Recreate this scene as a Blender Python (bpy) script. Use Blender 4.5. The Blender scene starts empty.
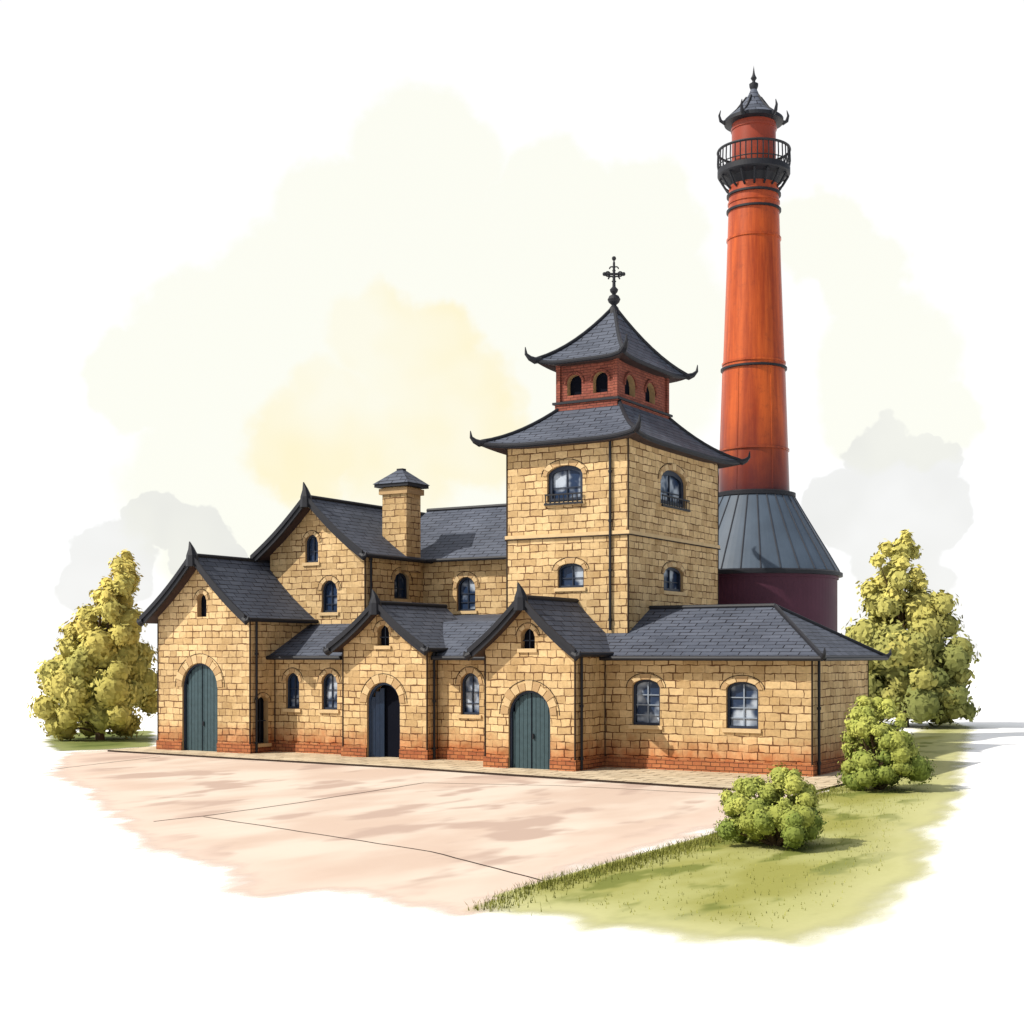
import bpy, math, random
import numpy as np
from mathutils import Vector, Matrix
from mathutils.geometry import tessellate_polygon
random.seed(7)
R=math.radians
scene=bpy.context.scene
Z=Vector((0,0,1))

# ------------------------------------------------------------------ materials
def newmat(name):
    m=bpy.data.materials.new(name); m.use_nodes=True
    nt=m.node_tree; nt.nodes.clear()
    out=nt.nodes.new('ShaderNodeOutputMaterial')
    b=nt.nodes.new('ShaderNodeBsdfPrincipled')
    nt.links.new(b.outputs[0],out.inputs[0])
    return m,nt,b,out
def N(nt,t,**k):
    n=nt.nodes.new(t)
    for a,v in k.items(): setattr(n,a,v)
    return n
def math_(nt,op,a,b=None,clamp=False):
    n=N(nt,'ShaderNodeMath',operation=op); n.use_clamp=clamp
    for i,x in enumerate((a,b)):
        if x is None: continue
        if isinstance(x,(int,float)): n.inputs[i].default_value=x
        else: nt.links.new(x,n.inputs[i])
    return n.outputs[0]
def mix(nt,f,a,b,bt='MIX'):
    n=N(nt,'ShaderNodeMix',data_type='RGBA',blend_type=bt)
    for i,x in ((0,f),(6,a),(7,b)):
        if isinstance(x,(int,float)): n.inputs[i].default_value=x
        elif isinstance(x,tuple): n.inputs[i].default_value=(*x,1)
        else: nt.links.new(x,n.inputs[i])
    return n.outputs[2]
def noise(nt,vec,scale,detail=3,rough=.55):
    n=N(nt,'ShaderNodeTexNoise'); n.inputs['Scale'].default_value=scale
    n.inputs['Detail'].default_value=detail; n.inputs['Roughness'].default_value=rough
    if vec is not None: nt.links.new(vec,n.inputs['Vector'])
    return n
def ramp(nt,f,lo,hi):
    n=N(nt,'ShaderNodeMapRange'); n.interpolation_type='SMOOTHSTEP'
    nt.links.new(f,n.inputs[0]); n.inputs[1].default_value=lo; n.inputs[2].default_value=hi
    return n.outputs[0]
def lin(nt,f,a,b,c,d):
    n=N(nt,'ShaderNodeMapRange'); nt.links.new(f,n.inputs[0])
    for i,v in enumerate((a,b,c,d)): n.inputs[i+1].default_value=v
    return n.outputs[0]

def plain(name,col,rough=.7,var=.15,scale=3,spec=.3,bump=0):
    m,nt,b,o=newmat(name)
    tc=N(nt,'ShaderNodeTexCoord')
    n=noise(nt,tc.outputs['Object'],scale,4)
    c=mix(nt,n.outputs[0],tuple(x*(1-var) for x in col),tuple(min(1,x*(1+var)) for x in col))
    nt.links.new(c,b.inputs['Base Color']); b.inputs['Roughness'].default_value=rough
    b.inputs['Specular IOR Level'].default_value=spec
    if bump:
        bp=N(nt,'ShaderNodeBump'); bp.inputs['Strength'].default_value=bump; bp.inputs['Distance'].default_value=.02
        n2=noise(nt,tc.outputs['Object'],scale*6,4); nt.links.new(n2.outputs[0],bp.inputs['Height'])
        nt.links.new(bp.outputs[0],b.inputs['Normal'])
    return m

def masonry(name,c1,c2,mort,bw,bh,ms,basecol=None,rough=.85,distort=.035,bump=.5,offs=.5,zbase=.75,squash=1.0,msvar=.5,wea=.16,fin=.16,grey=None):
    m,nt,b,o=newmat(name)
    uv=N(nt,'ShaderNodeUVMap'); uv.uv_map='UVMap'
    nz=noise(nt,uv.outputs[0],2.6,3)
    sub=N(nt,'ShaderNodeVectorMath',operation='SUBTRACT'); nt.links.new(nz.outputs['Color'],sub.inputs[0]); sub.inputs[1].default_value=(.5,.5,.5)
    sc=N(nt,'ShaderNodeVectorMath',operation='SCALE'); nt.links.new(sub.outputs[0],sc.inputs[0]); sc.inputs['Scale'].default_value=distort*2
    ad=N(nt,'ShaderNodeVectorMath',operation='ADD'); nt.links.new(uv.outputs[0],ad.inputs[0]); nt.links.new(sc.outputs[0],ad.inputs[1])
    br=N(nt,'ShaderNodeTexBrick'); nt.links.new(ad.outputs[0],br.inputs['Vector'])
    br.offset=offs; br.squash=squash; br.squash_frequency=3
    br.inputs['Color1'].default_value=(*c1,1); br.inputs['Color2'].default_value=(*c2,1); br.inputs['Mortar'].default_value=(*mort,1)
    br.inputs['Scale'].default_value=1; br.inputs['Brick Width'].default_value=bw; br.inputs['Row Height'].default_value=bh
    br.inputs['Mortar Smooth'].default_value=.15; br.inputs['Bias'].default_value=-.15
    nm=noise(nt,uv.outputs[0],1.9,3)
    nt.links.new(lin(nt,nm.outputs[0],.35,.65,ms*(1-msvar),ms*(1+msvar*.6)),br.inputs['Mortar Size'])
    col=br.outputs['Color']
    if grey:
        ng=noise(nt,uv.outputs[0],1.1,3,.6)
        col=mix(nt,math_(nt,'MULTIPLY',ramp(nt,ng.outputs[0],.48,.66),.75),col,mix(nt,1.0,col,grey,'MULTIPLY'))
    if basecol:
        sep=N(nt,'ShaderNodeSeparateXYZ'); nt.links.new(uv.outputs[0],sep.inputs[0])
        n3=noise(nt,uv.outputs[0],3,3)
        h=math_(nt,'ADD',sep.outputs[1],math_(nt,'MULTIPLY',math_(nt,'SUBTRACT',n3.outputs[0],.5),.9))
        col=mix(nt,lin(nt,h,.3,zbase+.2,.95,0),col,mix(nt,1.0,col,basecol,'MULTIPLY'))
    a=noise(nt,uv.outputs[0],.5,5)
    w=lin(nt,a.outputs[0],.3,.7,1-wea,1+wea*.85)
    f=noise(nt,uv.outputs[0],9,5,.7)
    w2=lin(nt,f.outputs[0],.3,.7,1-fin,1+fin)
    mm=math_(nt,'MULTIPLY',w,w2)
    vs=N(nt,'ShaderNodeVectorMath',operation='SCALE'); nt.links.new(col,vs.inputs[0]); nt.links.new(mm,vs.inputs['Scale'])
    nt.links.new(vs.outputs[0],b.inputs['Base Color'])
    b.inputs['Roughness'].default_value=rough; b.inputs['Specular IOR Level'].default_value=.2
    bp=N(nt,'ShaderNodeBump'); bp.inputs['Strength'].default_value=bump; bp.inputs['Distance'].default_value=.03
    hh=math_(nt,'SUBTRACT',math_(nt,'MULTIPLY',f.outputs[0],.5),br.outputs['Fac'])
    nt.links.new(hh,bp.inputs['Height']); nt.links.new(bp.outputs[0],b.inputs['Normal'])
    return m

M={}
M['stone']=masonry('sandstone_block',(.60,.43,.225),(.40,.262,.122),(.125,.062,.028),.48,.235,.0165,basecol=(.70,.29,.17),squash=.68,distort=.05,zbase=.95,msvar=.85,grey=(.87,.84,.78))
M['redbrick']=masonry('red_brick',(.26,.08,.052),(.18,.05,.036),(.08,.028,.02),.26,.09,.01,distort=.01)
M['plinth']=masonry('plinth_brick',(.40,.15,.06),(.27,.08,.035),(.10,.04,.02),.3,.12,.012,distort=.02)
M['slate']=masonry('roof_slate',(.088,.100,.132),(.060,.070,.096),(.010,.011,.017),.62,.225,.019,rough=.7,distort=.01,bump=.4,msvar=.5,wea=.2,fin=.06)
M['paver']=masonry('paver_stone',(.58,.48,.34),(.50,.40,.27),(.16,.11,.07),.9,.55,.03,distort=.03)
M['trimA']=plain('trim_stone_light',(.54,.39,.21),.85,.2,4,bump=.4)
M['trimB']=plain('trim_stone_dark',(.41,.27,.135),.85,.2,4,bump=.4)
M['black']=plain('black_painted_timber',(.014,.015,.020),.55,.2,3,.25)
M['lead']=plain('dark_lead',(.035,.037,.046),.5,.2,3,.4)
M['ink']=plain('dark_bead',(.028,.016,.010),.8)
M['frame']=plain('window_frame_paint',(.014,.022,.042),.5,.2,5)
M['pframe']=plain('pale_glazing_bar',(.22,.26,.32),.5,.2,5)
M['door']=plain('door_slate_teal_paint',(.038,.068,.080),.6,.35,6,.25,.2)
M['doorblue']=plain('door_navy_paint',(.020,.038,.078),.5,.25,6)
M['dark']=plain('dark_interior',(.005,.006,.011),.9,spec=.05)
M['soffit']=plain('soffit_board',(.045,.027,.025),.8)
M['wood']=plain('bark',(.10,.065,.035),.9,.3,8,bump=.5)
M['purple']=plain('purple_painted_steel',(.070,.021,.040),.55,.35,.6,.2)
M['mroof']=plain('blue_grey_metal_roof',(.064,.088,.122),.5,.4,.7,.3)
m,nt,b,o=newmat('window_glass'); M['glass']=m
tc=N(nt,'ShaderNodeTexCoord'); n=noise(nt,tc.outputs['Object'],1.7,2)
c=mix(nt,ramp(nt,n.outputs[0],.44,.66),(.018,.034,.075),(.38,.43,.50))  # pale mottling paints whitish reflections into the pane colour
nt.links.new(c,b.inputs['Base Color']); b.inputs['Roughness'].default_value=.2; b.inputs['Specular IOR Level'].default_value=.18
m,nt,b,o=newmat('rust_red_stack_paint'); M['stack']=m
tc=N(nt,'ShaderNodeTexCoord'); mp=N(nt,'ShaderNodeMapping'); mp.inputs['Scale'].default_value=(2.6,2.6,.16)
nt.links.new(tc.outputs['Object'],mp.inputs[0]); n=noise(nt,mp.outputs[0],1,6,.65)
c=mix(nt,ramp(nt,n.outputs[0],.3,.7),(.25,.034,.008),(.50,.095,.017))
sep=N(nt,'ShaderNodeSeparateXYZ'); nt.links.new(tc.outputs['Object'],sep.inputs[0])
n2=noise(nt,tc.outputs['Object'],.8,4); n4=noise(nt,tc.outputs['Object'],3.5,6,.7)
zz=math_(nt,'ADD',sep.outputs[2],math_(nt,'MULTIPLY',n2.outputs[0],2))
c=mix(nt,lin(nt,zz,14.6,11.2,0,1),c,(.065,.012,.014))  # shadow at the stack foot, painted into the colour as a dark band
c=mix(nt,ramp(nt,zz,21.5,26),c,(.24,.042,.022))
c=mix(nt,math_(nt,'MULTIPLY',ramp(nt,n4.outputs[0],.5,.72),.35),c,(.15,.03,.013))
nt.links.new(c,b.inputs['Base Color']); b.inputs['Roughness'].default_value=.34; b.inputs['Specular IOR Level'].default_value=.3
m,nt,b,o=newmat('leaves'); M['leaf']=m
at=N(nt,'ShaderNodeAttribute'); at.attribute_name='col'
nt.links.new(at.outputs['Color'],b.inputs['Base Color']); b.inputs['Roughness'].default_value=.8; b.inputs['Specular IOR Level'].default_value=.08

# ------------------------------------------------------------------ mesh builder
def empty(name,loc=(0,0,0)):
    e=bpy.data.objects.new(name,None); scene.collection.objects.link(e); e.location=loc; e.empty_display_size=.3
    return e
class MB:
    def __init__(s): s.v=[];s.f=[];s.uv=[];s.mi=[];s.ml=[];s.col=[];s.smooth=[];s.nr=[]
    def face(s,pts,mat,uv=None,col=None,smooth=False,nr=None):
        pts=[Vector(p) for p in pts]
        if uv is None:
            n=Vector((0,0,0))
            for i in range(len(pts)):
                n+= (pts[i]-pts[0]).cross(pts[(i+1)%len(pts)]-pts[0])
            if n.length<1e-12: return
            n.normalize()
            if abs(n.z)>.98: t=Vector((1,0,0)); bt=Vector((0,1,0))
            else:
                if n.z<0: n=-n
                t=Z.cross(n).normalized(); bt=n.cross(t)
                if abs(n.z)<.02: bt=Z
            uv=[(p.dot(t),p.dot(bt)) for p in pts]
        i0=len(s.v); s.v+= [tuple(p) for p in pts]; s.f.append(list(range(i0,i0+len(pts)))); s.uv+=uv
        if mat not in s.ml: s.ml.append(mat)
        s.mi.append(s.ml.index(mat)); s.col+= [col or (1,1,1)]*len(pts); s.smooth.append(smooth or nr is not None)
        s.nr+= [nr or (0,0,0)]*len(pts)
    def hexa(s,c,mat):
        for q in ((3,2,1,0),(4,5,6,7),(0,1,5,4),(1,2,6,5),(2,3,7,6),(3,0,4,7)): s.face([c[i] for i in q],mat)
    def box(s,a,b,mat):
        x0,y0,z0=a;x1,y1,z1=b
        s.hexa([(x0,y0,z0),(x1,y0,z0),(x1,y1,z0),(x0,y1,z0),(x0,y0,z1),(x1,y0,z1),(x1,y1,z1),(x0,y1,z1)],mat)
    def tube(s,pts,radii,mat,n=8,cap=True):
        pts=[Vector(p) for p in pts]
        if isinstance(radii,(int,float)): radii=[radii]*len(pts)
        rings=[]; prev=None
        for i,p in enumerate(pts):
            d=(pts[min(i+1,len(pts)-1)]-pts[max(i-1,0)]).normalized()
            if prev is None: a=d.orthogonal().normalized()
            else: a=(prev-d*prev.dot(d)).normalized()
            prev=a; b=d.cross(a)
            rings.append([p+(a*math.cos(2*math.pi*k/n)+b*math.sin(2*math.pi*k/n))*radii[i] for k in range(n)])
        for i in range(len(rings)-1):
            for k in range(n):
                s.face([rings[i][k],rings[i][(k+1)%n],rings[i+1][(k+1)%n],rings[i+1][k]],mat)
        if cap: s.face(rings[0][::-1],mat); s.face(rings[-1],mat)
    def lathe(s,c,prof,mat,n=64):
        cx,cy=c
        for (r0,z0),(r1,z1) in zip(prof,prof[1:]):
            for k in range(n):
                a=2*math.pi*k/n; b=2*math.pi*(k+1)/n
                q=[(cx+r0*math.cos(a),cy+r0*math.sin(a),z0),(cx+r0*math.cos(b),cy+r0*math.sin(b),z0),(cx+r1*math.cos(b),cy+r1*math.sin(b),z1),(cx+r1*math.cos(a),cy+r1*math.sin(a),z1)]
                if r0<1e-5: q=[q[0],q[2],q[3]]
                elif r1<1e-5: q=q[:3]
                s.face(q,mat,uv=[(r0*a,z0),(r0*b,z0),(r0*b,z1),(r0*a,z1)][:len(q)])
    def ball(s,c,r,mat,n=12):
        s.lathe(c[:2],[(max(0,r*math.sin(math.pi*i/8)) if 0<i<8 else 0,c[2]-r*math.cos(math.pi*i/8)) for i in range(9)],mat,n)
    def make(s,name,parent=None,custom=False):
        me=bpy.data.meshes.new(name); me.from_pydata(s.v,[],s.f)
        for k in s.ml: me.materials.append(M[k])
        me.polygons.foreach_set('material_index',s.mi)
        u=me.uv_layers.new(name='UVMap'); u.data.foreach_set('uv',[x for t in s.uv for x in t])
        ca=me.color_attributes.new(name='col',type='FLOAT_COLOR',domain='CORNER')
        ca.data.foreach_set('color',[x for t in s.col for x in (*t,1)])
        me.polygons.foreach_set('use_smooth',s.smooth)
        me.update()
        if custom: me.normals_split_custom_set([tuple(x) for x in s.nr])
        ob=bpy.data.objects.new(name,me); scene.collection.objects.link(ob)
        if parent: ob.parent=parent
        return ob

# ------------------------------------------------------------------ openings / walls
def hole_poly(h,inset=0,seg=14):
    cx,z0,w,z1,rise=h['cx'],h['z0'],h['w'],h['z1'],h['rise']
    hw=w/2-inset; zs=z1-rise
    r=rise-inset if rise>inset else rise*.5
    pts=[(cx-hw,z0+inset),(cx+hw,z0+inset)]
    for i in range(seg+1):
        a=math.pi*i/seg; pts.append((cx+hw*math.cos(a),zs+r*math.sin(a)))
    return pts
def W(cx,z0,w,z1,rise=None,kind='win',fw=.075,vt=.2,bars=2):
    return dict(cx=cx,z0=z0,w=w,z1=z1,rise=w/2 if rise is None else rise,kind=kind,fw=fw,vt=vt,bars=bars)
def panel(mw,md,plane,pos,outer,holes,mat='stone',trim=True):
    """plane 'f': faces -Y at y=pos, x axis = X.  plane 'r': faces +X at x=pos, x axis = Y."""
    if plane=='f': P=lambda x,z,d=0: Vector((x,pos+d,z)); nrm=Vector((0,-1,0))
    else:          P=lambda x,z,d=0: Vector((pos-d,x,z)); nrm=Vector((1,0,0))
    polys=[outer]+[hole_poly(h) for h in holes]
    flat=[p for q in polys for p in q]
    for t in tessellate_polygon([[Vector((x,z,0)) for x,z in q] for q in polys]):
        pts=[P(*flat[i]) for i in t]
        n=(pts[1]-pts[0]).cross(pts[2]-pts[0])
        idx=list(t)
        if n.dot(nrm)<0: pts.reverse(); idx.reverse()
        mw.face(pts,mat,uv=[(flat[i][0]+(pos*1.37),flat[i][1]) for i in idx])
    def B(x0,x1,z0,z1,d0,d1,mt,mb):
        c=[P(x0,z0,d0),P(x1,z0,d0),P(x1,z0,d1),P(x0,z0,d1),P(x0,z1,d0),P(x1,z1,d0),P(x1,z1,d1),P(x0,z1,d1)]
        mb.hexa(c,mt)
    for h in holes:
        hp=hole_poly(h); k=len(hp); D=.24 if h['kind']!='open' else .5
        for i in range(k):
            a,b=hp[i],hp[(i+1)%k]; mw.face([P(*a),P(*b),P(*b,D),P(*a,D)],'trimB')
        cx,w,z0,z1,rise=h['cx'],h['w'],h['z0'],h['z1'],h['rise']; zs=z1-rise; hw=w/2
        arc=lambda x:zs+rise*math.sqrt(max(0,1-((x-cx)/hw)**2))
        if h['kind']=='win':
            md.face([P(x,z,.2) for x,z in hp],'glass')
            ip=hole_poly(h,h['fw'])
            for i in range(k):
                j=(i+1)%k
                md.face([P(*hp[i],.1),P(*hp[j],.1),P(*ip[j],.1),P(*ip[i],.1)],'frame')
                md.face([P(*ip[i],.1),P(*ip[j],.1),P(*ip[j],.2),P(*ip[i],.2)],'frame')
            B(cx-.02,cx+.02,z0+h['fw'],z1-h['fw'],.15,.198,'pframe' if h['bars']>2 else 'frame',md)
            for q in range(h['bars']):
                zz=z0+(zs+rise*.3-z0)*(q+1)/(h['bars']+1)
                B(cx-hw+h['fw'],cx+hw-h['fw'],zz-.016,zz+.016,.153,.198,'pframe' if h['bars']>2 else 'frame',md)
        elif h['kind']=='door':
            md.face([P(x,z,.23) for x,z in hp],'dark')
            ip=hole_poly(h,.07)
            for i in range(1,k):
                j=(i+1)%k
                md.face([P(*hp[i],.08),P(*hp[j],.08),P(*ip[j],.08),P(*ip[i],.08)],'frame')
                md.face([P(*ip[i],.08),P(*ip[j],.08),P(*ip[j],.2),P(*ip[i],.2)],'frame')
            nb=max(6,int(w/.15)); step=w/nb
            for q in range(nb):
                x0=cx-hw+q*step+.008; x1=x0+step-.016
                zt=min(arc(x0),arc(x1))-.03
                if zt<z0+.3: continue
                B(x0,x1,z0+.03,zt,.15+.012*random.random(),.22,'door',md)
            B(cx-.014,cx+.014,z0+.03,z1-.04,.135,.15,'dark',md)
            B(cx+.05,cx+.09,z0+1.0,z0+1.16,.1,.15,'black',md)
        elif h['kind']=='open':
            md.face([P(x,z,.49) for x,z in hp],'dark')
            ip=hole_poly(h,.08)
            for i in range(1,k):
                j=(i+1)%k
                md.face([P(*hp[i],.1),P(*hp[j],.1),P(*ip[j],.1),P(*ip[i],.1)],'doorblue')
                md.face([P(*ip[i],.1),P(*ip[j],.1),P(*ip[j],.2),P(*ip[i],.2)],'doorblue')
            for q in range(3):
                x0=cx-hw+.08+q*.13; x1=x0+.12
                zt=min(arc(x0-.02),arc(x1))-.1
                d=.14+q*.08
                c=[P(x0,.03,d),P(x1,.03,d+.08),P(x1,.03,d+.12),P(x0,.03,d+.05),P(x0,zt,d),P(x1,zt,d+.08),P(x1,zt,d+.12),P(x0,zt,d+.05)]
                md.hexa(c,'doorblue')
        else:
            md.face([P(x,z,.22) for x,z in hp],'dark')
            if h['kind']=='slit':
                B(cx-.015,cx+.015,z0,z1-.02,.12,.15,'frame',md)
                B(cx-hw,cx+hw,(z0+zs)/2+.05,(z0+zs)/2+.08,.12,.15,'frame',md)
        if trim and h['vt']>0:
            vt=h['vt']; e=.012; nn=max(5,int(math.pi*(hw+rise)/2/.22)|1)
            for i in range(nn):
                a0=math.pi*(i+.05)/nn; a1=math.pi*(i+.95)/nn
                vv=vt*(1.0+.15*((i*7)%3-1))
                pin=lambda a:(cx+(hw+e)*math.cos(a),zs+(rise+e)*math.sin(a))
                po=lambda a:(cx+(hw+vv)*math.cos(a),zs+(rise+vv)*math.sin(a))
                q=[pin(a0),po(a0),po(a1),pin(a1)]
                c=[P(*p,-.035) for p in q]+[P(*p,.05) for p in q]
                md.hexa([c[0],c[1],c[5],c[4],c[3],c[2],c[6],c[7]],'trimA' if i%2 else 'trimB')
            o=[P(cx+(hw+vt*1.16)*math.cos(math.pi*i/16),zs+(rise+vt*1.16)*math.sin(math.pi*i/16),-.005) for i in range(17)]
            md.tube(o,.013,'ink',5)
            if h['kind'] in('win','slit') and z0>.3:
                B(cx-hw-.1,cx+hw+.1,z0-.12,z0-.003,-.07,.1,'trimA',md)
def plinth(mb,plane,pos,x0,x1,holes=[]):
    cuts=sorted([(h['cx']-h['w']/2,h['cx']+h['w']/2) for h in holes if h['z0']<.2]); xs=[x0]
    for a,b in cuts: xs+=[a-.005,b+.005]
    xs.append(x1)
    for i in range(0,len(xs),2):
        a,b=xs[i],xs[i+1]
        if plane=='f': mb.box((a,pos-.05,0),(b,pos+.03,.4),'plinth')
        else: mb.box((pos-.03,a,0),(pos+.05,b,.4),'plinth')

def gz(x,cx,hw,zE,zP):
    s=1-abs(x-cx)/hw; return zE+(zP-zE)*(s-.055*math.sin(math.pi*max(0,s)))
def gable_outline(u0,u1,z0,cx,hw,zE,zP,dz=.1):
    pts=[(u0,z0),(u1,z0)]
    for i in range(13):
        x=u1+(u0-u1)*i/12; pts.append((x,gz(x,cx,hw,zE,zP)-dz))
    return pts
def gable_roof(mr,mt,cx,hw,zE,zP,v0,v1,horn=.55):
    n=7
    xs=[cx-hw+hw*i/n for i in range(n+1)]+[cx+hw*i/n for i in range(1,n+1)]
    for a,b in zip(xs,xs[1:]):
        za,zb=gz(a,cx,hw,zE,zP),gz(b,cx,hw,zE,zP)
        L=lambda x:abs(x-cx)*1.3
        mr.face([(a,v0,za),(b,v0,zb),(b,v1,zb),(a,v1,za)],'slate',uv=[(v0,-L(a)),(v0,-L(b)),(v1,-L(b)),(v1,-L(a))])
        mr.face([(a,v0,za-.12),(a,v1,za-.12),(b,v1,zb-.12),(b,v0,zb-.12)],'soffit')
        for (y0,y1,up,dn) in ((v0-.09,v0-.002,.07,-.24),(v0-.15,v0-.09,.13,-.06)):
            c=[(a,y0,za+dn),(b,y0,zb+dn),(b,y1,zb+dn),(a,y1,za+dn),(a,y0,za+up),(b,y0,zb+up),(b,y1,zb+up),(a,y1,za+up)]
            mt.hexa(c,'black')
    for sx in(-1,1):
        x=cx+sx*hw
        mr.face([(x,v0,zE),(x,v1,zE),(x,v1,zE-.12),(x,v0,zE-.12)],'black')
        mt.tube([(x+sx*.05,v0-.05,zE-.04),(x+sx*.05,v1,zE-.04)],.07,'black')
        mt.tube([(x-sx*.12,v0-.08,zE-.02),(x+sx*.05,v0-.08,zE-.1),(x+sx*.12,v0-.08,zE-.05),(x+sx*.15,v0-.08,zE+.06)],[.1,.12,.08,.02],'black')
    mt.tube([(cx,v0-.1,zP+.03),(cx,v1,zP+.03)],.075,'black')
    mt.tube([(cx,v0-.05,zP-.38),(cx,v0-.06,zP+.02),(cx-.02,v0-.08,zP+.05+horn*.4),(cx-.09,v0-.1,zP+.05+horn*.85)],[.24,.21,.11,.02],'black')

B_=empty('stone_brewery_building')
walls=MB(); det=MB(); roof=MB(); trim=MB(); pl=MB()

A=dict(u0=-24.87,u1=-20.33,v=-1.35,cx=-22.6,hw=2.58,zE=4.9,zP=7.2)
hA=[W(-22.76,0,1.75,3.3,kind='door',vt=.3),W(-22.66,5.0,.46,5.85,kind='dark',vt=.14)]
panel(walls,det,'f',A['v'],gable_outline(A['u0'],A['u1'],0,A['cx'],A['hw'],A['zE'],A['zP']),hA)
panel(walls,det,'r',A['u1'],[(-1.35,0),(4,0),(4,4.95),(-1.35,4.95)],[W(-.68,.4,.62,2.1,.2,kind='slit',vt=.12)])
walls.face([(A['u0'],-1.35,0),(A['u0'],-1.35,4.95),(A['u0'],5,4.95),(A['u0'],5,0)],'stone')
gable_roof(roof,trim,A['cx'],A['hw'],A['zE'],A['zP'],-1.85,5)
plinth(pl,'f',A['v'],A['u0']-.05,A['u1']+.05,hA); plinth(pl,'r',A['u1'],-1.34,0)
G=dict(u0=-22.3,u1=-17.73,v=2.0,cx=-20.02,hw=2.68,zE=7.28,zP=9.5)
panel(walls,det,'f',2.0,gable_outline(G['u0'],G['u1'],0,G['cx'],G['hw'],G['zE'],G['zP']),
      [W(-20.25,7.1,.62,8.15,kind='win',vt=.14,bars=1),W(-19.4,5.2,.74,6.4,kind='win',vt=.16)])
panel(walls,det,'r',G['u1'],[(2,0),(6.5,0),(6.5,7.35),(2,7.35)],[W(4.3,5.75,.95,6.75,.3,vt=.18,bars=1)])
walls.face([(G['u0'],2,0),(G['u0'],2,7.3),(G['u0'],12,7.3),(G['u0'],12,0)],'stone')
gable_roof(roof,trim,G['cx'],G['hw'],G['zE'],G['zP'],1.45,12,.6)
panel(walls,det,'f',5.75,[(-17.73,0),(-10,0),(-10,7.5),(-17.73,7.5)],[W(-15.73,5.3,.85,6.6,vt=.18),W(-13.2,5.3,.85,6.6,vt=.18)])
def slab(pts,th=.12,mat='slate'):
    pts=[Vector(p) for p in pts]; roof.face(pts,mat)
    lo=[p-Vector((0,0,th)) for p in pts]; roof.face(lo[::-1],'soffit')
    for i in range(len(pts)):
        j=(i+1)%len(pts); roof.face([pts[i],lo[i],lo[j],pts[j]],'black')
slab([(-19.6,5.35,7.3),(-10,5.35,7.3),(-10,8.75,9.6),(-19.6,8.75,9.6)])
slab([(-19.6,8.75,9.6),(-10,8.75,9.6),(-10,12.1,7.3),(-19.6,12.1,7.3)])
walls.face([(-22.3,11.7,0),(-22.3,11.7,7.3),(-10,11.7,7.3),(-10,11.7,0)],'stone')
trim.tube([(-19.6,8.75,9.63),(-10,8.75,9.63)],.08,'black'); trim.tube([(-17.3,5.28,7.25),(-11.06,5.28,7.25)],.07,'black')
hB=[W(-14.98,0,1.4,2.66,kind='open',vt=.26),W(-14.98,3.92,.5,4.62,kind='slit',vt=.15)]
panel(walls,det,'f',-.6,gable_outline(-16.72,-13.16,0,-14.94,2.05,3.82,5.35),hB)
panel(walls,det,'r',-13.16,[(-.6,0),(0,0),(0,3.9),(-.6,3.9)],[])
walls.face([(-16.72,-.6,0),(-16.72,-.6,3.9),(-16.72,0,3.9),(-16.72,0,0)],'stone')
gable_roof(roof,trim,-14.94,2.05,3.82,5.35,-1.05,3.2,.5)
plinth(pl,'f',-.6,-16.77,-13.11,hB); plinth(pl,'r',-13.16,-.59,-.055)
hD=[W(-8.37,0,1.5,2.5,kind='door',vt=.28),W(-8.42,3.8,.5,4.42,kind='slit',vt=.15)]
panel(walls,det,'f',-1.98,gable_outline(-9.98,-6.76,0,-8.37,1.92,3.66,5.35),hD)
panel(walls,det,'r',-6.76,[(-1.98,0),(0,0),(0,3.75),(-1.98,3.75)],[])
walls.face([(-9.98,-1.98,0),(-9.98,-1.98,3.75),(-9.98,0,3.75),(-9.98,0,0)],'stone')
gable_roof(roof,trim,-8.37,1.92,3.66,5.35,-2.42,1.1,.5)
plinth(pl,'f',-1.98,-10.03,-6.71,hD); plinth(pl,'r',-6.76,-1.97,-.055)
hF=[W(-19.5,1.65,.62,2.95,vt=.16),W(-17.8,1.65,.7,2.95,vt=.16),W(-11.83,1.6,.74,3.0,vt=.18),
    W(-5.33,1.42,.95,2.84,.24,vt=.17,bars=3),W(-2.16,1.40,1.02,2.80,.24,vt=.17,bars=3)]
panel(walls,det,'f',0,[(-20.33,0),(0,0),(0,3.5),(-20.33,3.5)],hF)
panel(walls,det,'r',0,[(0,0),(5.45,0),(5.45,3.5),(0,3.5)],[])
walls.face([(0,5.45,0),(-6.5,5.45,0),(-6.5,5.45,3.5),(0,5.45,3.5)],'stone')
for a,b in((-20.28,-16.77),(-13.11,-10.03),(-6.71,.05)): plinth(pl,'f',0,a,b)
plinth(pl,'r',0,.032,5.5)
zr=lambda v:3.55+.506*(v+.4)
slab([(-20.4,-.4,zr(-.4)),(-11.2,-.4,zr(-.4)),(-11.2,2.02,zr(2.02)),(-20.4,2.02,zr(2.02))])
slab([(-17.7,2.02,zr(2.02)),(-11.1,2.02,zr(2.02)),(-11.1,5.74,5.15),(-17.7,5.74,5.15)])
e1=Vector((.42,-.4,3.55)); e2=Vector((.42,5.85,3.55)); r1=Vector((-2.14,2.72,5.13))
slab([(-11.2,-.4,3.55),e1,r1,(-11.2,2.72,5.13)]); slab([e1,e2,r1]); slab([e2,(-6.0,5.85,3.55),(-6.0,2.72,5.13),r1])
for p in(e1,e2):
    d=(p-r1); d.z=0; d.normalize()
    trim.tube([r1+Z*.02,p+Z*.03],.07,'black')
    trim.tube([p-d*.1,p+d*.12,p+d*.22+Z*.1,p+d*.25+Z*.26],[.08,.09,.05,.012],'black')
trim.tube([(-6.5,2.72,5.16),r1+Z*.03],.075,'black')
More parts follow.
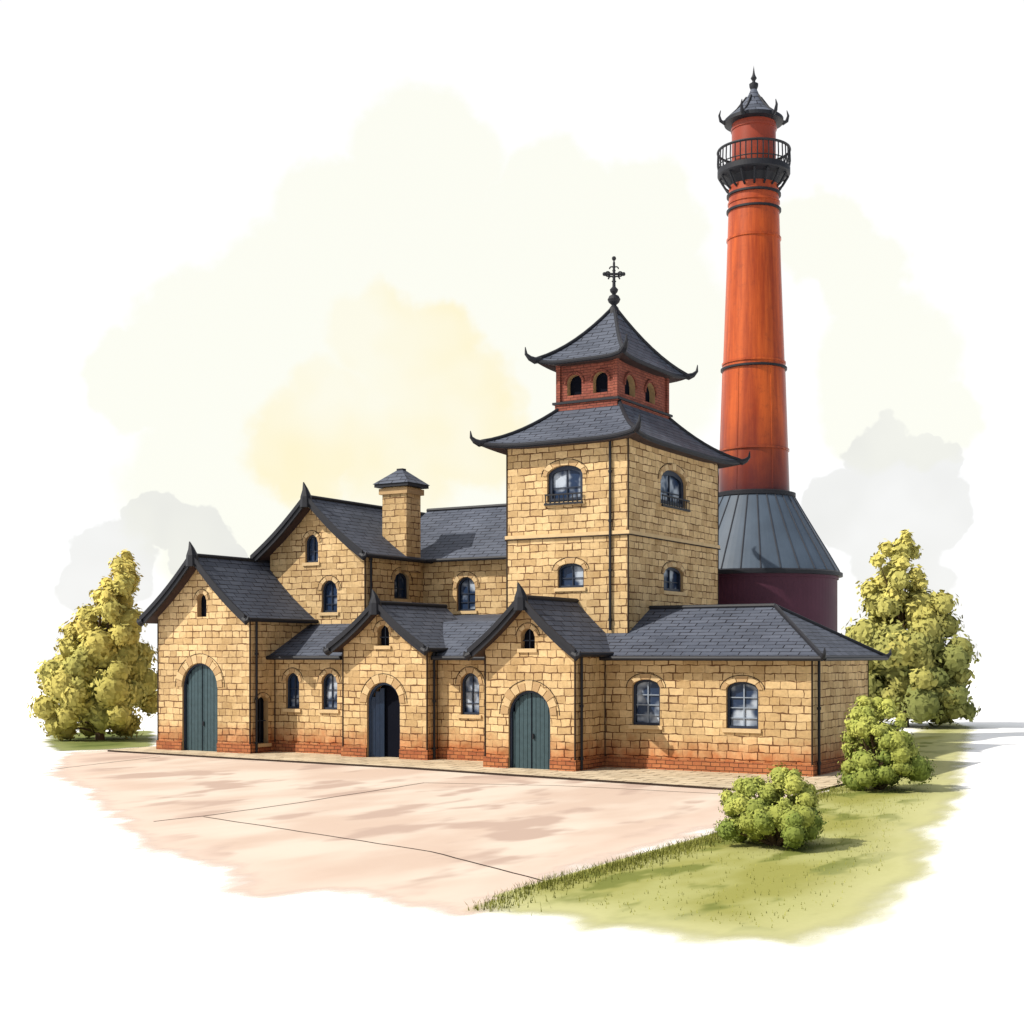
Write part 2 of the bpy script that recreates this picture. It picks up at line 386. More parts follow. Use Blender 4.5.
trim.tube([(-20.3,-.47,3.5),(-16.9,-.47,3.5)],.075,'black'); trim.tube([(-13,-.47,3.5),(-10.1,-.47,3.5)],.075,'black')
trim.tube([(-6.6,-.47,3.5),(.48,-.47,3.5)],.075,'black'); trim.tube([(.49,-.4,3.5),(.49,5.85,3.5)],.075,'black')
T=(-11.05,-6.49,1.1,8.5)
panel(walls,det,'f',1.1,[(T[0],0),(T[1],0),(T[1],10.7),(T[0],10.7)],
      [W(-8.82,8.66,1.34,9.86,.32,fw=.14,vt=.18,bars=1),W(-8.6,5.82,.98,6.62,.22,vt=.17,bars=1)])
panel(walls,det,'r',T[1],[(T[2],0),(T[3],0),(T[3],10.7),(T[2],10.7)],
      [W(4.6,8.7,2.1,9.93,.42,fw=.17,vt=.2,bars=1),W(4.6,5.78,1.6,6.62,.26,fw=.1,vt=.17,bars=1)])
walls.face([(T[0],T[2],0),(T[0],T[2],10.7),(T[0],T[3],10.7),(T[0],T[3],0)],'stone')
walls.face([(T[0],T[3],0),(T[0],T[3],10.7),(T[1],T[3],10.7),(T[1],T[3],0)],'stone')
det.box((T[0]-.05,1.04,7.5),(T[1]+.06,1.098,7.62),'trimA'); det.box((T[1]+.002,1.1,7.5),(T[1]+.06,T[3]+.05,7.62),'trimA')
trim.tube([(T[0]-.04,1.03,7.48),(T[1]+.07,1.03,7.48),(T[1]+.07,T[3]+.04,7.48)],.026,'ink',5)
for i in range(9):
    x=-9.5+i*1.36/8; det.box((x-.014,1.0,8.62),(x+.014,1.03,8.88),'black')
det.box((-9.52,.99,8.88),(-8.12,1.03,8.93),'black'); det.box((-9.54,.97,8.56),(-8.1,1.098,8.63),'black')
for i in range(12):
    x=3.5+i*2.2/11; det.box((T[1]+.08,x-.014,8.66),(T[1]+.1,x+.014,8.95),'black')
det.box((T[1]+.07,3.48,8.95),(T[1]+.11,5.72,9.0),'black'); det.box((T[1]+.002,3.46,8.6),(T[1]+.13,5.74,8.67),'black')

def pagoda(cu,cv,hu,hv,tu,tv,z0,z1,lift,horn,flare=.05,th=.14):
    ns,ntt=20,10
    def P(side,s,t):
        a=hu+(tu-hu)*t; b=hv+(tv-hv)*t
        k=1+flare*abs(s)**6*(1-t)
        z=z0+(z1-z0)*(.68*t+.32*t*t)+lift*abs(s)**5*(1-t)**3
        return [Vector((cu+s*a*k,cv-b*k,z)),Vector((cu+a*k,cv+s*b*k,z)),Vector((cu-s*a*k,cv+b*k,z)),Vector((cu-a*k,cv-s*b*k,z))][side]
    for sd in range(4):
        w=(hu if sd%2==0 else hv); tw=(tu if sd%2==0 else tv); run=(hv-tv if sd%2==0 else hu-tu); L=math.hypot(run,z1-z0)
        for i in range(ns):
            s0,s1=-1+2*i/ns,-1+2*(i+1)/ns
            for j in range(ntt):
                t0,t1=j/ntt,(j+1)/ntt
                uvf=lambda s,t:(s*(w+(tw-w)*t)+3*sd,t*L)
                roof.face([P(sd,s0,t0),P(sd,s1,t0),P(sd,s1,t1),P(sd,s0,t1)],'slate',uv=[uvf(s0,t0),uvf(s1,t0),uvf(s1,t1),uvf(s0,t1)])
            a,b=P(sd,s0,0),P(sd,s1,0); dz=Z*th
            roof.face([a-dz,b-dz,b+Z*.03,a+Z*.03],'black')
            c,d=P(sd,s0,.8),P(sd,s1,.8); c.z=d.z=z0-th*.4
            roof.face([b-dz,a-dz,c,d],'soffit')
        trim.tube([P(sd,-1+2*i/ns,0)-Z*.05 for i in range(ns+1)],.06,'black',6)
        trim.tube([P(sd,1,t/8)+Z*.03 for t in range(9)],.065,'black')
        p=P(sd,1,0); d=p-Vector((cu,cv,p.z)); d=Vector((math.copysign(.707,d.x),math.copysign(.707,d.y),0))
        trim.tube([p-d*.15,p+d*.12*horn-Z*.04,p+d*.38*horn+Z*.05*horn,p+d*.58*horn+Z*.25*horn,p+d*.62*horn+Z*.6*horn],[.1,.12,.09,.055,.014],'black')
cu,cv=-8.77,4.8
pagoda(cu,cv,2.28+.5,3.7+.52,1.12,2.0,10.62,12.1,.14,.62,.035)
walls.box((cu-2.2,cv-3.6,10.55),(cu+2.2,cv+3.6,10.7),'soffit')
cu,cv=-8.87,4.78
det.box((cu-1.2,cv-2.12,11.75),(cu+1.2,cv+2.12,12.2),'redbrick'); det.box((cu-1.27,cv-2.19,12.2),(cu+1.27,cv+2.19,12.28),'black')
hc=[W(cu-.5,12.5,.56,13.2,kind='dark',vt=.0),W(cu+.5,12.5,.56,13.2,kind='dark',vt=.0)]
panel(walls,det,'f',cv-2.0,[(cu-1.1,12.1),(cu+1.1,12.1),(cu+1.1,13.7),(cu-1.1,13.7)],hc,'redbrick')
hc2=[W(cv-.95,12.5,.8,13.2,.4,kind='dark',vt=.0),W(cv+.65,12.5,.8,13.2,.4,kind='dark',vt=.0)]
panel(walls,det,'r',cu+1.1,[(cv-2,12.1),(cv+2,12.1),(cv+2,13.7),(cv-2,13.7)],hc2,'redbrick')
for h in hc: det.tube([(x,cv-2.02,z) for x,z in [(h['cx']+(h['w']/2+.07)*math.cos(math.pi*i/12),h['z1']-h['rise']+(h['rise']+.07)*math.sin(math.pi*i/12)) for i in range(13)]],.05,'redbrick',6)
for h in hc2: det.tube([(cu+1.12,x,z) for x,z in [(h['cx']+(h['w']/2+.07)*math.cos(math.pi*i/12),h['z1']-h['rise']+(h['rise']+.07)*math.sin(math.pi*i/12)) for i in range(13)]],.05,'redbrick',6)
walls.face([(cu-1.1,cv-2,12.1),(cu-1.1,cv-2,13.7),(cu-1.1,cv+2,13.7),(cu-1.1,cv+2,12.1)],'redbrick')
walls.face([(cu-1.1,cv+2,12.1),(cu-1.1,cv+2,13.7),(cu+1.1,cv+2,13.7),(cu+1.1,cv+2,12.1)],'redbrick')
for sx,sy in((-1,-1),(1,-1),(1,1)):
    det.box((cu+sx*1.1-.08,cv+sy*2-.08,12.28),(cu+sx*1.1+.08,cv+sy*2+.08,13.66),'redbrick')
pagoda(cu,cv,1.1+.48,2.0+.5,.08,.1,13.62,15.75,.12,.68,.035,.12)
trim.lathe((cu,cv),[(.22,15.6),(.16,15.85),(.08,15.95),(.19,16.05),(.23,16.15),(.17,16.27),(.06,16.33),(.13,16.42),(.15,16.5),(.06,16.6),(.05,16.9),(.04,17.45),(0,17.6)],'black',16)
d=Vector((.856,.517,0)); c0=Vector((cu,cv,17.05))
trim.tube([c0-d*.3,c0+d*.3],.045,'black')
for sx in(-1,1):
    trim.tube([c0+d*sx*(.22+.08*math.cos(a))+Z*(.08*math.sin(a)) for a in [i*math.pi/5 for i in range(11)]],.03,'black',6,False)
    trim.tube([c0+d*sx*(.1+.1*math.cos(a))+Z*(-.18+.1*math.sin(a)) for a in [i*math.pi/5 for i in range(8)]],.03,'black',6,False)
    trim.tube([c0+d*sx*(.08+.08*math.cos(a))+Z*(.18+.08*math.sin(a)) for a in [i*math.pi/5 for i in range(8)]],.025,'black',6,False)
    trim.ball(c0+d*sx*.34,.07,'black',8)
trim.ball(Vector((cu,cv,17.6)),.08,'black',8)
det.box((-18.6,4.25,6.8),(-17.47,5.2,10.05),'stone')
det.box((-18.7,4.15,9.78),(-17.37,5.3,10.0),'trimB')
trim.box((-18.82,4.02,10.05),(-17.24,5.42,10.17),'black')
for a,b in(((-18.87,3.97),(-17.2,3.97)),((-17.2,3.97),(-17.2,5.47)),((-17.2,5.47),(-18.87,5.47)),((-18.87,5.47),(-18.87,3.97))):
    roof.face([(*a,10.172),(*b,10.172),(-18.04+(b[0]+18.04)*.15,4.72+(b[1]-4.72)*.15,10.74),(-18.04+(a[0]+18.04)*.15,4.72+(a[1]-4.72)*.15,10.74)],'slate')
trim.box((-18.18,4.6,10.72),(-17.9,4.84,10.8),'black')
def pipe(x,y,z0,z1):
    trim.tube([(x,y,z0),(x,y,z1)],.045,'black')
    for k in range(int((z1-z0)/1.6)+1): trim.tube([(x,y,z0+.3+k*1.6),(x,y,z0+.38+k*1.6)],.065,'black')
pipe(-7.1,1.02,4.4,10.55); pipe(.09,.35,.1,3.5); pipe(-17.64,2.25,5.2,7.2); pipe(-13.07,-.3,.1,3.7); pipe(-6.68,-1.7,.1,3.6); pipe(-20.24,-1.1,.1,4.8)
def bead(x,y,z0,z1,r=.03): trim.tube([(x,y,z0),(x,y,z1)],r,'ink',6)
bead(T[1],T[2],4.3,10.6); bead(0,0,.4,3.5); bead(-6.76,-1.98,.4,3.6); bead(-13.16,-.6,.4,3.8); bead(-20.33,-1.35,.4,4.9); bead(-17.73,2,4.8,7.2)
bead(-24.87,-1.35,.4,4.9); bead(T[0],T[2],4.3,10.6); bead(T[1],T[3],4.3,10.6); bead(-9.98,-1.98,.4,3.6); bead(-16.72,-.6,.4,3.8); bead(-6.76,-.01,.4,3.5); bead(-13.16,-.01,.4,3.5); bead(-20.33,-.01,.4,3.5); bead(0,5.45,.4,3.5)
for o,n in((walls,'walls'),(det,'windows_doors_and_stone_trim'),(roof,'roofs'),(trim,'roof_trim_and_pipes'),(pl,'brick_plinth')): o.make(n,B_)

# ------------------------------------------------------------------ chimney stack with drum
S_=empty('chimney_stack'); sx,sy=-7.93,15.77; c=(sx,sy)
s=MB()
s.lathe(c,[(3.4,0),(3.4,6.7),(3.46,6.7),(3.46,6.85)],'purple',96)
s.lathe(c,[(3.3,6.8),(3.62,6.82),(3.62,6.96),(3.5,7.02)],'black',96)
s.lathe(c,[(3.5,7.0),(3.1,7.7),(2.62,8.5),(2.15,9.3),(1.66,10.15)],'mroof',96)
for k in range(28):
    a=2*math.pi*k/28
    s.tube([(sx+r*math.cos(a),sy+r*math.sin(a),z+.02) for r,z in((3.5,7.0),(3.1,7.7),(2.62,8.5),(2.15,9.3),(1.66,10.15))],.028,'lead',5)
s.lathe(c,[(1.66,10.1),(1.72,10.15),(1.72,10.3),(1.5,10.36)],'black',64)
s.make('drum_and_conical_roof',S_)
s=MB()
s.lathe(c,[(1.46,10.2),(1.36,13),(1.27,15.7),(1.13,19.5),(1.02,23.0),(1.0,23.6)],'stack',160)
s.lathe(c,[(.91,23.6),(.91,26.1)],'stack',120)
for z,r in((15.5,1.29),(22.1,1.05),(22.75,1.04)):
    s.lathe(c,[(r-.02,z-.06),(r+.08,z-.045),(r+.08,z+.035),(r-.02,z+.06)],'black',64)
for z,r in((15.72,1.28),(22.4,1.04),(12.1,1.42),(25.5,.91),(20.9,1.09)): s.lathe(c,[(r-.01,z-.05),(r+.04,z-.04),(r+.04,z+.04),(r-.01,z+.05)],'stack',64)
for k in range(6):
    a=2*math.pi*k/6+.4
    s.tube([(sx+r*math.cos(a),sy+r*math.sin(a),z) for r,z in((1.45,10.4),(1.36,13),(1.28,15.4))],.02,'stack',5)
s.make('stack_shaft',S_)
s=MB()
s.lathe(c,[(1.0,23.1),(1.12,23.3),(1.2,23.42),(1.46,23.55),(1.5,23.6),(1.5,23.82),(.9,23.82)],'black',64)
for k in range(16):
    a=2*math.pi*k/16; d=Vector((math.cos(a),math.sin(a),0)); p=Vector((sx,sy,0))
    s.tube([p+d*1.0+Z*22.98,p+d*1.17+Z*23.1,p+d*1.42+Z*23.5],.05,'black',5)
for k in range(40):
    a=2*math.pi*k/40; d=Vector((math.cos(a),math.sin(a),0)); p=Vector((sx,sy,0))
    s.tube([p+d*1.45+Z*23.8,p+d*1.5+Z*24.1,p+d*1.48+Z*24.6],.028,'black',5)
for z,r in((24.6,.055),(24.0,.025)):
    s.tube([(sx+1.48*math.cos(2*math.pi*k/48),sy+1.48*math.sin(2*math.pi*k/48),z) for k in range(49)],r,'black',6,False)
s.make('balcony_with_railing',S_)
s=MB()
s.lathe(c,[(.9,25.75),(1.18,25.8),(1.2,25.92),(.97,26.1),(.7,26.33),(.42,26.65),(.22,26.97),(.1,27.25)],'slate',48)
s.lathe(c,[(.9,25.72),(1.22,25.76),(1.22,25.9),(1.1,25.92)],'black',48)
s.lathe(c,[(.12,27.15),(.18,27.3),(.19,27.42),(.07,27.5),(.06,27.55),(.13,27.66),(.06,27.8),(.04,27.9),(0,28.2)],'black',16)
for k in range(6):
    a=math.radians(31.1)+2*math.pi*k/6; d=Vector((math.cos(a),math.sin(a),0)); p=Vector((sx,sy,0))
    s.tube([p+d*.3+Z*26.87,p+d*.7+Z*26.36,p+d*1.15+Z*25.95],.04,'black',5)
    s.tube([p+d*1.05+Z*25.92,p+d*1.25+Z*25.8,p+d*1.38+Z*25.88,p+d*1.44+Z*26.1,p+d*1.38+Z*26.32],[.08,.1,.075,.05,.015],'black',6)
s.make('stack_cap_roof_and_finial',S_)

# ------------------------------------------------------------------ foliage
RV=Vector((.856,.517,0))
def leafy(mb,c,r,n,size,col,ctr,flat=1.0):
    for _ in range(n):
        d=Vector((random.gauss(0,1),random.gauss(0,1),random.gauss(0,1))).normalized()
        p=c+Vector((d.x*r,d.y*r,d.z*r*flat))*(random.uniform(.7,1.06) if random.random()<.9 else random.uniform(1.05,1.25))
        sn=(d*.9+(p-ctr).normalized()*.6+Z*.15).normalized()
        nn=(sn+Vector((random.uniform(-.5,.5),random.uniform(-.5,.5),random.uniform(-.5,.5)))).normalized()
        a=nn.orthogonal().normalized(); a=Matrix.Rotation(random.uniform(0,6.28),3,nn)@a; b=nn.cross(a)
        s=size*random.uniform(.6,1.35); k=random.uniform(.88,1.12)
        sn=(sn*.8+nn*.2).normalized()
        mb.face([p-a*s,p-b*s*.55,p+a*s,p+b*s*.55],'leaf',uv=[(0,0)]*4,col=tuple(x*k for x in col),nr=tuple(sn))
def core(mb,c,r,col):
    n,mm=10,6
    U=lambda i,j:Vector((math.sin(math.pi*j/mm)*math.cos(2*math.pi*i/n),math.sin(math.pi*j/mm)*math.sin(2*math.pi*i/n),math.cos(math.pi*j/mm)))
    for i in range(n):
        for j in range(mm):
            u=(U(i+.5,j+.5)).normalized()
            mb.face([c+U(i,j)*r,c+U(i,j+1)*r,c+U(i+1,j+1)*r,c+U(i+1,j)*r],'leaf',uv=[(0,0)]*4,col=col,nr=tuple(u))
def lerp(a,b,t): return tuple(x+(y-x)*t for x,y in zip(a,b))
def tree(name,pos,prof,H,nclump,leafn,size,cr,hi,lo,seed,trunk=True):
    random.seed(seed); e=empty(name,pos); mb=MB(); tr=MB()
    hs=[p[0] for p in prof]; rs=[p[1] for p in prof]; of=[p[2] for p in prof]
    cl=[]; tries=0
    while len(cl)<nclump and tries<12000:
        tries+=1
        h=random.uniform(hs[0],hs[-1]); rr=np.interp(h,hs,rs); o=np.interp(h,hs,of)
        if random.random()>(rr/max(rs))**1.3+.08: continue
        a=random.uniform(0,6.28); q=rr*math.sqrt(random.uniform(.15,1))*random.uniform(.9,1.1)
        r=cr*random.uniform(.5,1.15)*(.5+.5*rr/max(rs))
        q=max(0,q-r*.5)
        c=RV*(o)+Vector((q*math.cos(a),q*math.sin(a),h))
        if any((c-k[0]).length<.5*r for k in cl): continue
        cl.append((c,r))
    for c,r in cl:
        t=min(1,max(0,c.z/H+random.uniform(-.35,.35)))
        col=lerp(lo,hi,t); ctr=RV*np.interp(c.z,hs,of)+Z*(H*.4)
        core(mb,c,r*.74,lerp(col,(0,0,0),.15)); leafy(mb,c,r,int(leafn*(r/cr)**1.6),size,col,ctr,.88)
    if trunk:
        tr.tube([(0,0,-.05),(.03,.02,H*.2),(RV*np.interp(H*.5,hs,of)).to_tuple()[:2]+(H*.5,),(RV*np.interp(H*.85,hs,of)).to_tuple()[:2]+(H*.85,)],[.2,.15,.1,.03],'wood')
        for c,r in cl[::3]:
            z=max(.3,c.z*.55); bx=RV*np.interp(z,hs,of)*.6
            tr.tube([(bx.x,bx.y,z),((bx.x+c.x)/2,(bx.y+c.y)/2,(z+c.z)/2+.1),tuple(c)],[.07,.045,.015],'wood',6)
    else:
        for c,r in cl[::2]: tr.tube([(0,0,0),(c.x*.4,c.y*.4,c.z*.5),tuple(c)],[.05,.035,.012],'wood',6)
    mb.make('crown',e,custom=True); tr.make('trunk_and_limbs',e)
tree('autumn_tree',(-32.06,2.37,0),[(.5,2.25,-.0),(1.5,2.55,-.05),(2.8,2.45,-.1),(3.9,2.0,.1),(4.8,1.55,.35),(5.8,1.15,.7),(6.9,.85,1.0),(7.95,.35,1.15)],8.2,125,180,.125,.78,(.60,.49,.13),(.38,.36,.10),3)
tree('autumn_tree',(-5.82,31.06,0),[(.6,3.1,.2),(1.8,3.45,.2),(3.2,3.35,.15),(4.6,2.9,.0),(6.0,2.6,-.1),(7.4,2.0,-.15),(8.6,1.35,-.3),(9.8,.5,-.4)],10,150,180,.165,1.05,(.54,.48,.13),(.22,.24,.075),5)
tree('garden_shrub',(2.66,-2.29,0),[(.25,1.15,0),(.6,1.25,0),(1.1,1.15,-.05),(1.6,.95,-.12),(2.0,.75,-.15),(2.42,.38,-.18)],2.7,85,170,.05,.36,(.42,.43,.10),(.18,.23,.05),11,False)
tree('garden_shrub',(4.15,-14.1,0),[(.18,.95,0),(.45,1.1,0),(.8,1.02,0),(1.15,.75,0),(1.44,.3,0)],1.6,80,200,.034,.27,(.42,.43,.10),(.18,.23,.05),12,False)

# ------------------------------------------------------------------ ground
def poly_sd(X,Y,poly,crisp=()):
    d=np.full(X.shape,1e9); ds=np.full(X.shape,1e9); ins=np.zeros(X.shape,bool); n=len(poly)
    for i in range(n):
        x0,y0=poly[i]; x1,y1=poly[(i+1)%n]; dx,dy=x1-x0,y1-y0
        t=np.clip(((X-x0)*dx+(Y-y0)*dy)/(dx*dx+dy*dy+1e-9),0,1)
        q=np.hypot(X-x0-t*dx,Y-y0-t*dy); d=np.minimum(d,q)
        if i not in crisp: ds=np.minimum(ds,q)
        if y0!=y1:
            cc=((y0>Y)!=(y1>Y))&(X<(x1-x0)*(Y-y0)/(y1-y0)+x0); ins^=cc
    return np.where(ins,ds,-d)
def sheet(name,poly,z,mat,res=.25,pad=.8,crisp=()):
    xs=[p[0] for p in poly]; ys=[p[1] for p in poly]
    gx=np.arange(min(xs)-pad,max(xs)+pad,res); gy=np.arange(min(ys)-pad,max(ys)+pad,res)
    X,Y=np.meshgrid(gx,gy,indexing='ij'); sd=poly_sd(X,Y,poly,crisp)
    nx,ny=X.shape; idx=-np.ones((nx,ny),int); v=[];f=[];s=[]
    keep=sd>-pad
    for i in range(nx-1):
        for j in range(ny-1):
            if keep[i,j] and keep[i+1,j] and keep[i,j+1] and keep[i+1,j+1]:
                q=[]
                for a,b in((i,j),(i+1,j),(i+1,j+1),(i,j+1)):
                    if idx[a,b]<0: idx[a,b]=len(v); v.append((X[a,b],Y[a,b],z)); s.append(sd[a,b])
                    q.append(idx[a,b])
                f.append([int(k) for k in q])
    me=bpy.data.meshes.new(name); me.from_pydata(v,[],f); me.materials.append(mat)
    at=me.attributes.new('sd','FLOAT','POINT'); at.data.foreach_set('value',s)
    ob=bpy.data.objects.new(name,me); scene.collection.objects.link(ob); return ob
WHITE=(.92,.92,.92)
def sheetmat(name,cols,edgecol,amp,soft,s1=.35,fine=.12,edgein=2.2):
    m,nt,b,o=newmat(name)
    tc=N(nt,'ShaderNodeTexCoord'); mp=N(nt,'ShaderNodeMapping'); mp.inputs['Rotation'].default_value=(0,0,-math.radians(31)); mp.inputs['Scale'].default_value=(1,.42,1)
    nt.links.new(tc.outputs['Object'],mp.inputs[0]); V=mp.outputs[0]
    at=N(nt,'ShaderNodeAttribute'); at.attribute_name='sd'
    n=noise(nt,V,1.1,4); n1=noise(nt,V,s1,3,.5); n2=noise(nt,V,s1*1.8,3,.5); n3=noise(nt,tc.outputs['Object'],7,6,.7)
    v=math_(nt,'ADD',at.outputs['Fac'],math_(nt,'MULTIPLY',math_(nt,'SUBTRACT',n.outputs[0],.5),amp))
    mask=ramp(nt,v,-.05,soft)
    c=mix(nt,ramp(nt,n1.outputs[0],.40,.60),cols[0],cols[1])
    c=mix(nt,ramp(nt,n2.outputs[0],.52,.62),c,cols[2])
    c=mix(nt,ramp(nt,v,edgein,.3),c,edgecol)
    c=mix(nt,math_(nt,'MULTIPLY',n3.outputs[0],fine),c,tuple(x*.5 for x in cols[0]))
    nt.links.new(c,b.inputs['Base Color']); b.inputs['Roughness'].default_value=.95; b.inputs['Specular IOR Level'].default_value=.05
    tr=N(nt,'ShaderNodeBsdfTransparent'); mx=N(nt,'ShaderNodeMixShader')
    nt.links.new(mask,mx.inputs[0]); nt.links.new(tr.outputs[0],mx.inputs[1]); nt.links.new(b.outputs[0],mx.inputs[2]); nt.links.new(mx.outputs[0],o.inputs[0])
    return m
M['ground']=plain('pale_chalk_ground',WHITE,.95,.005,.2,.05)
g=MB(); g.face([(-500,-300,0),(500,-300,0),(500,700,0),(-500,700,0)],'ground'); g.make('ground')
YARD=[(-24.2,-7.2),(-27.6,-3.6),(-27.0,.7),(-.4,1.3),(2.2,-4.1),(2.6,-13.7),(2.9,-18.6),(3.1,-21.7),(3.5,-23.6),(1.7,-23.1),(.1,-22.7),(.1,-24.1),(-1.4,-23.4),(-3.3,-21.7),(-5.6,-21.0),(-10.5,-17.5),(-15.5,-13.7),(-19.9,-11.0)]
LAWN=[(2.8,-22.7),(2.5,-20.8),(2.6,-18.4),(2.6,-14.0),(1.7,-7.2),(1.6,-2.9),(.0,3.6),(-1.5,10.4),(-4.0,23.5),(-6.7,41.5),(-2.3,31.5),(3.7,3.7),(5.5,-3.8),(6.4,-10.2),(7.8,-15.5),(7.8,-17.3),(8.3,-19.9),(8.0,-21.4),(8.0,-23.1),(6.8,-22.9),(6.4,-23.9),(5.3,-22.9),(4.9,-23.6),(3.9,-22.7),(3.6,-23.1)]
LAWN2=[(-33.1,0.0),(-38.0,4.8),(-35.6,9.2),(-26.5,.4),(-26.9,-1.9),(-27.9,-3.8)]
ym=sheetmat('courtyard_surface',[(.545,.42,.34),(.63,.535,.45),(.45,.335,.275)],(.63,.50,.42),1.8,.9,fine=.08)
lm=sheetmat('lawn_grass',[(.28,.275,.075),(.38,.38,.15),(.165,.185,.045)],(.50,.49,.25),1.1,.9,.55,.18,2.2)
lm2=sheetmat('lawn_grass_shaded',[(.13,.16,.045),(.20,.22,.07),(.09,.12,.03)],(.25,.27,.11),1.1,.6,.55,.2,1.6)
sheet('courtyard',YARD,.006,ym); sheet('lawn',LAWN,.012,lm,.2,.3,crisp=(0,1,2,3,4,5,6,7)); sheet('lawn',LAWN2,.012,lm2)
p=MB(); PV=[(-26.2,-2.6),(-20,-3.0),(-12,-3.3),(-8,-3.8),(-.2,-4.6),(1.45,-4.5),(1.45,5),(-26.2,5)]
p.face([(x,y,.07) for x,y in PV],'paver')
for i in range(len(PV)):
    a,b=PV[i],PV[(i+1)%len(PV)]; p.face([(*a,0),(*b,0),(*b,.07),(*a,.07)],'ink')
p.make('pavement')
j=MB()
for L in([(-21.5,-9.3),(-22.0,-6.8),(-22.6,-3.5)],[(-8.7,-17.4),(-8.5,-16.0),(-8.5,-12.8),(-8.9,-6.9)],[(-8.4,-16.2),(-4.9,-17.1),(-1.0,-18.1),(2.4,-19.9)],[(-8.9,-6.9),(-5.2,-5.7),(-.4,-5.5)]):
    pts=[]
    for a,b in zip(L,L[1:]):
        for k in range(8):
            t=k/8; pts.append(Vector((a[0]+(b[0]-a[0])*t+random.uniform(-.02,.02),a[1]+(b[1]-a[1])*t+random.uniform(-.02,.02),.010)))
    pts.append(Vector((*L[-1],.010)))
    for a,b in zip(pts,pts[1:]):
        d=(b-a).normalized(); q=Vector((-d.y,d.x,0))*.026
        j.face([a-q,b-q,b+q,a+q],'ink')
j.make('courtyard_joints')
random.seed(21); gr=MB()
def blade(x,y,h,col):
    a=random.uniform(0,6.28); w=.008+.004*random.random(); d=Vector((math.cos(a),math.sin(a),0)); l=Vector((random.uniform(-.5,.5),random.uniform(-.5,.5),0))*h
    b=Vector((x,y,.012)); gr.face([b-d*w,b+d*w,b+l*.3+Z*h*.6+d*w*.5],'leaf',uv=[(0,0)]*3,col=col)
    gr.face([b+l*.3+Z*h*.55+d*w*.6,b+l*.3+Z*h*.55-d*w*.6,b+l+Z*h],'leaf',uv=[(0,0)]*3,col=col)
for a,b,n in((0,1,250),(1,2,600),(2,3,1300),(3,4,1400),(4,5,500)):
    for _ in range(n):
        t=random.random(); off=abs(random.gauss(0,.3))
        x=LAWN[a][0]+(LAWN[b][0]-LAWN[a][0])*t+off; y=LAWN[a][1]+(LAWN[b][1]-LAWN[a][1])*t
        k=random.uniform(.6,1.3); blade(x,y,random.uniform(.05,.17),(.18*k,.185*k,.04*k))
N_=4000
X=np.random.RandomState(4).uniform(2,8,N_); Y=np.random.RandomState(5).uniform(-22.5,3,N_); sd=poly_sd(X,Y,LAWN)
for x,y,d in zip(X,Y,sd):
    if d>1.1: k=random.uniform(.8,1.4); blade(x,y,random.uniform(.02,.06),(.25*k,.25*k,.06*k))
gr.make('grass')

# ------------------------------------------------------------------ world and sun
EL=43
sd3=Vector((-.6*math.cos(R(EL)),-.8*math.cos(R(EL)),math.sin(R(EL))))
w=bpy.data.worlds.new('World'); scene.world=w; w.use_nodes=True; nt=w.node_tree; nt.nodes.clear()
out=N(nt,'ShaderNodeOutputWorld')
sky=N(nt,'ShaderNodeTexSky',sky_type='NISHITA'); sky.sun_disc=False; sky.sun_elevation=R(EL); sky.sun_rotation=math.atan2(sd3.x,sd3.y)
bg1=N(nt,'ShaderNodeBackground'); bg1.inputs[1].default_value=.08; nt.links.new(sky.outputs[0],bg1.inputs[0])
tc=N(nt,'ShaderNodeTexCoord'); gen=tc.outputs['Generated']
look=Vector((-.517,.856,0))
nz=noise(nt,gen,22,4,.55)
sb=N(nt,'ShaderNodeVectorMath',operation='SUBTRACT'); nt.links.new(nz.outputs['Color'],sb.inputs[0]); sb.inputs[1].default_value=(.5,.5,.5)
scn=N(nt,'ShaderNodeVectorMath',operation='SCALE'); nt.links.new(sb.outputs[0],scn.inputs[0]); scn.inputs['Scale'].default_value=.05
ad=N(nt,'ShaderNodeVectorMath',operation='ADD'); nt.links.new(gen,ad.inputs[0]); nt.links.new(scn.outputs[0],ad.inputs[1])
def clouds(blobs,soft=.08):
    acc=None
    for a,b,r in blobs:
        d=(look+RV*a+Z*b); L=d.length; d/=L
        vd=N(nt,'ShaderNodeVectorMath',operation='DISTANCE'); nt.links.new(ad.outputs[0],vd.inputs[0]); vd.inputs[1].default_value=d
        q=math_(nt,'DIVIDE',vd.outputs['Value'],r/L)
        acc=q if acc is None else math_(nt,'MINIMUM',acc,q)
    return ramp(nt,acc,1+soft,1-soft)
cream=clouds([(-.066,.349,.06),(-.12,.306,.055),(-.17,.255,.055),(.03,.315,.05),(.09,.3,.05),(-.22,.22,.055),(-.275,.198,.035),(.25,.27,.035),(.22,.30,.035),(.27,.21,.05),(-.08,.234,.12),(.06,.234,.10),(.265,.183,.05),(.3,.17,.035),(-.02,.183,.144),(-.2,.12,.08)],.12)
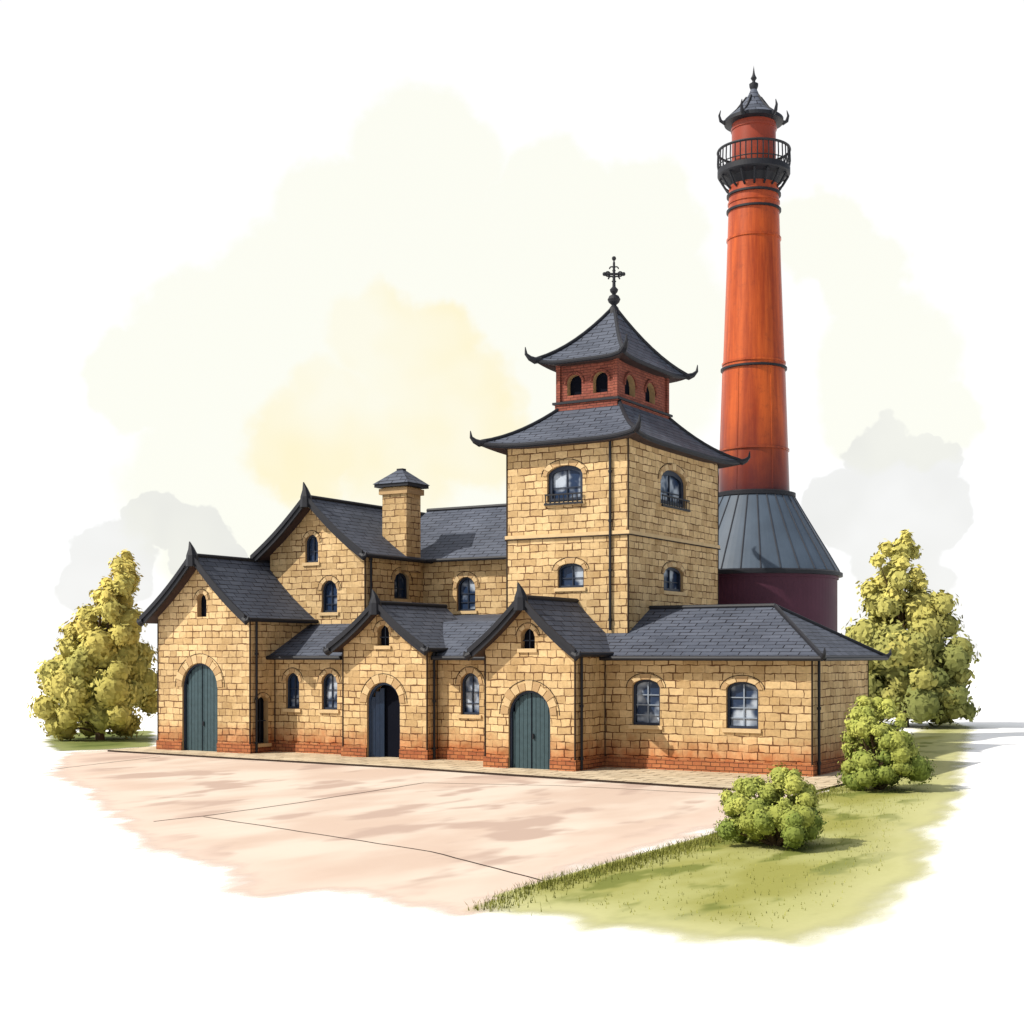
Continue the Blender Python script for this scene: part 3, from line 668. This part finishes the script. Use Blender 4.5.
yel=clouds([(-.102,.234,.034),(-.059,.22,.035),(-.13,.175,.035),(-.037,.183,.043),(-.152,.147,.04),(-.08,.162,.055),(-.023,.155,.036)],.2)
grey=clouds([(-.257,.092,.022),(-.224,.083,.026),(-.285,.062,.028),(-.30,.045,.024),(-.206,.06,.022),(.262,.147,.026),(.28,.126,.032),(.25,.104,.032),(.297,.097,.03),(.30,.14,.018),(.28,.068,.038)],.05)
n5=noise(nt,gen,9,3)
col=mix(nt,cream,(1.07,1.07,1.07),(1.035,1.035,.935))
col=mix(nt,math_(nt,'MULTIPLY',yel,lin(nt,n5.outputs[0],.35,.65,.3,1.0)),col,(1.05,.965,.67))
col=mix(nt,math_(nt,'MULTIPLY',grey,lin(nt,n5.outputs[0],.35,.65,.4,.8)),col,(.81,.81,.78))
bg2=N(nt,'ShaderNodeBackground'); bg2.inputs[1].default_value=1; nt.links.new(col,bg2.inputs[0])
# white haze added over the sky, dimmed toward unseen +X to darken right-facing walls
sx_=N(nt,'ShaderNodeSeparateXYZ'); nt.links.new(gen,sx_.inputs[0])
hz=lin(nt,sx_.outputs[0],.0,.45,.94,.12)
mx=N(nt,'ShaderNodeMixShader'); nt.links.new(hz,mx.inputs[0]); nt.links.new(bg1.outputs[0],mx.inputs[1]); nt.links.new(bg2.outputs[0],mx.inputs[2]); nt.links.new(mx.outputs[0],out.inputs[0])
sl=bpy.data.lights.new('sun','SUN'); sl.energy=5; sl.angle=R(.5); sl.color=(1,.94,.84)
so=bpy.data.objects.new('sun',sl); scene.collection.objects.link(so); so.rotation_euler=sd3.to_track_quat('Z','Y').to_euler(); so.location=(-20,-30,40)

# ------------------------------------------------------------------ camera
cd=bpy.data.cameras.new('camera'); co=bpy.data.objects.new('camera',cd); scene.collection.objects.link(co)
co.location=(13.42,-39.09,3.6); co.rotation_euler=(R(90),0,math.atan2(.517,.856))
cd.sensor_width=36; cd.lens=1390/1024*36; cd.shift_y=143/1024; cd.clip_end=2000
scene.camera=co
scene.view_settings.view_transform='Standard'; scene.view_settings.look='None'; scene.view_settings.exposure=0; scene.view_settings.gamma=1
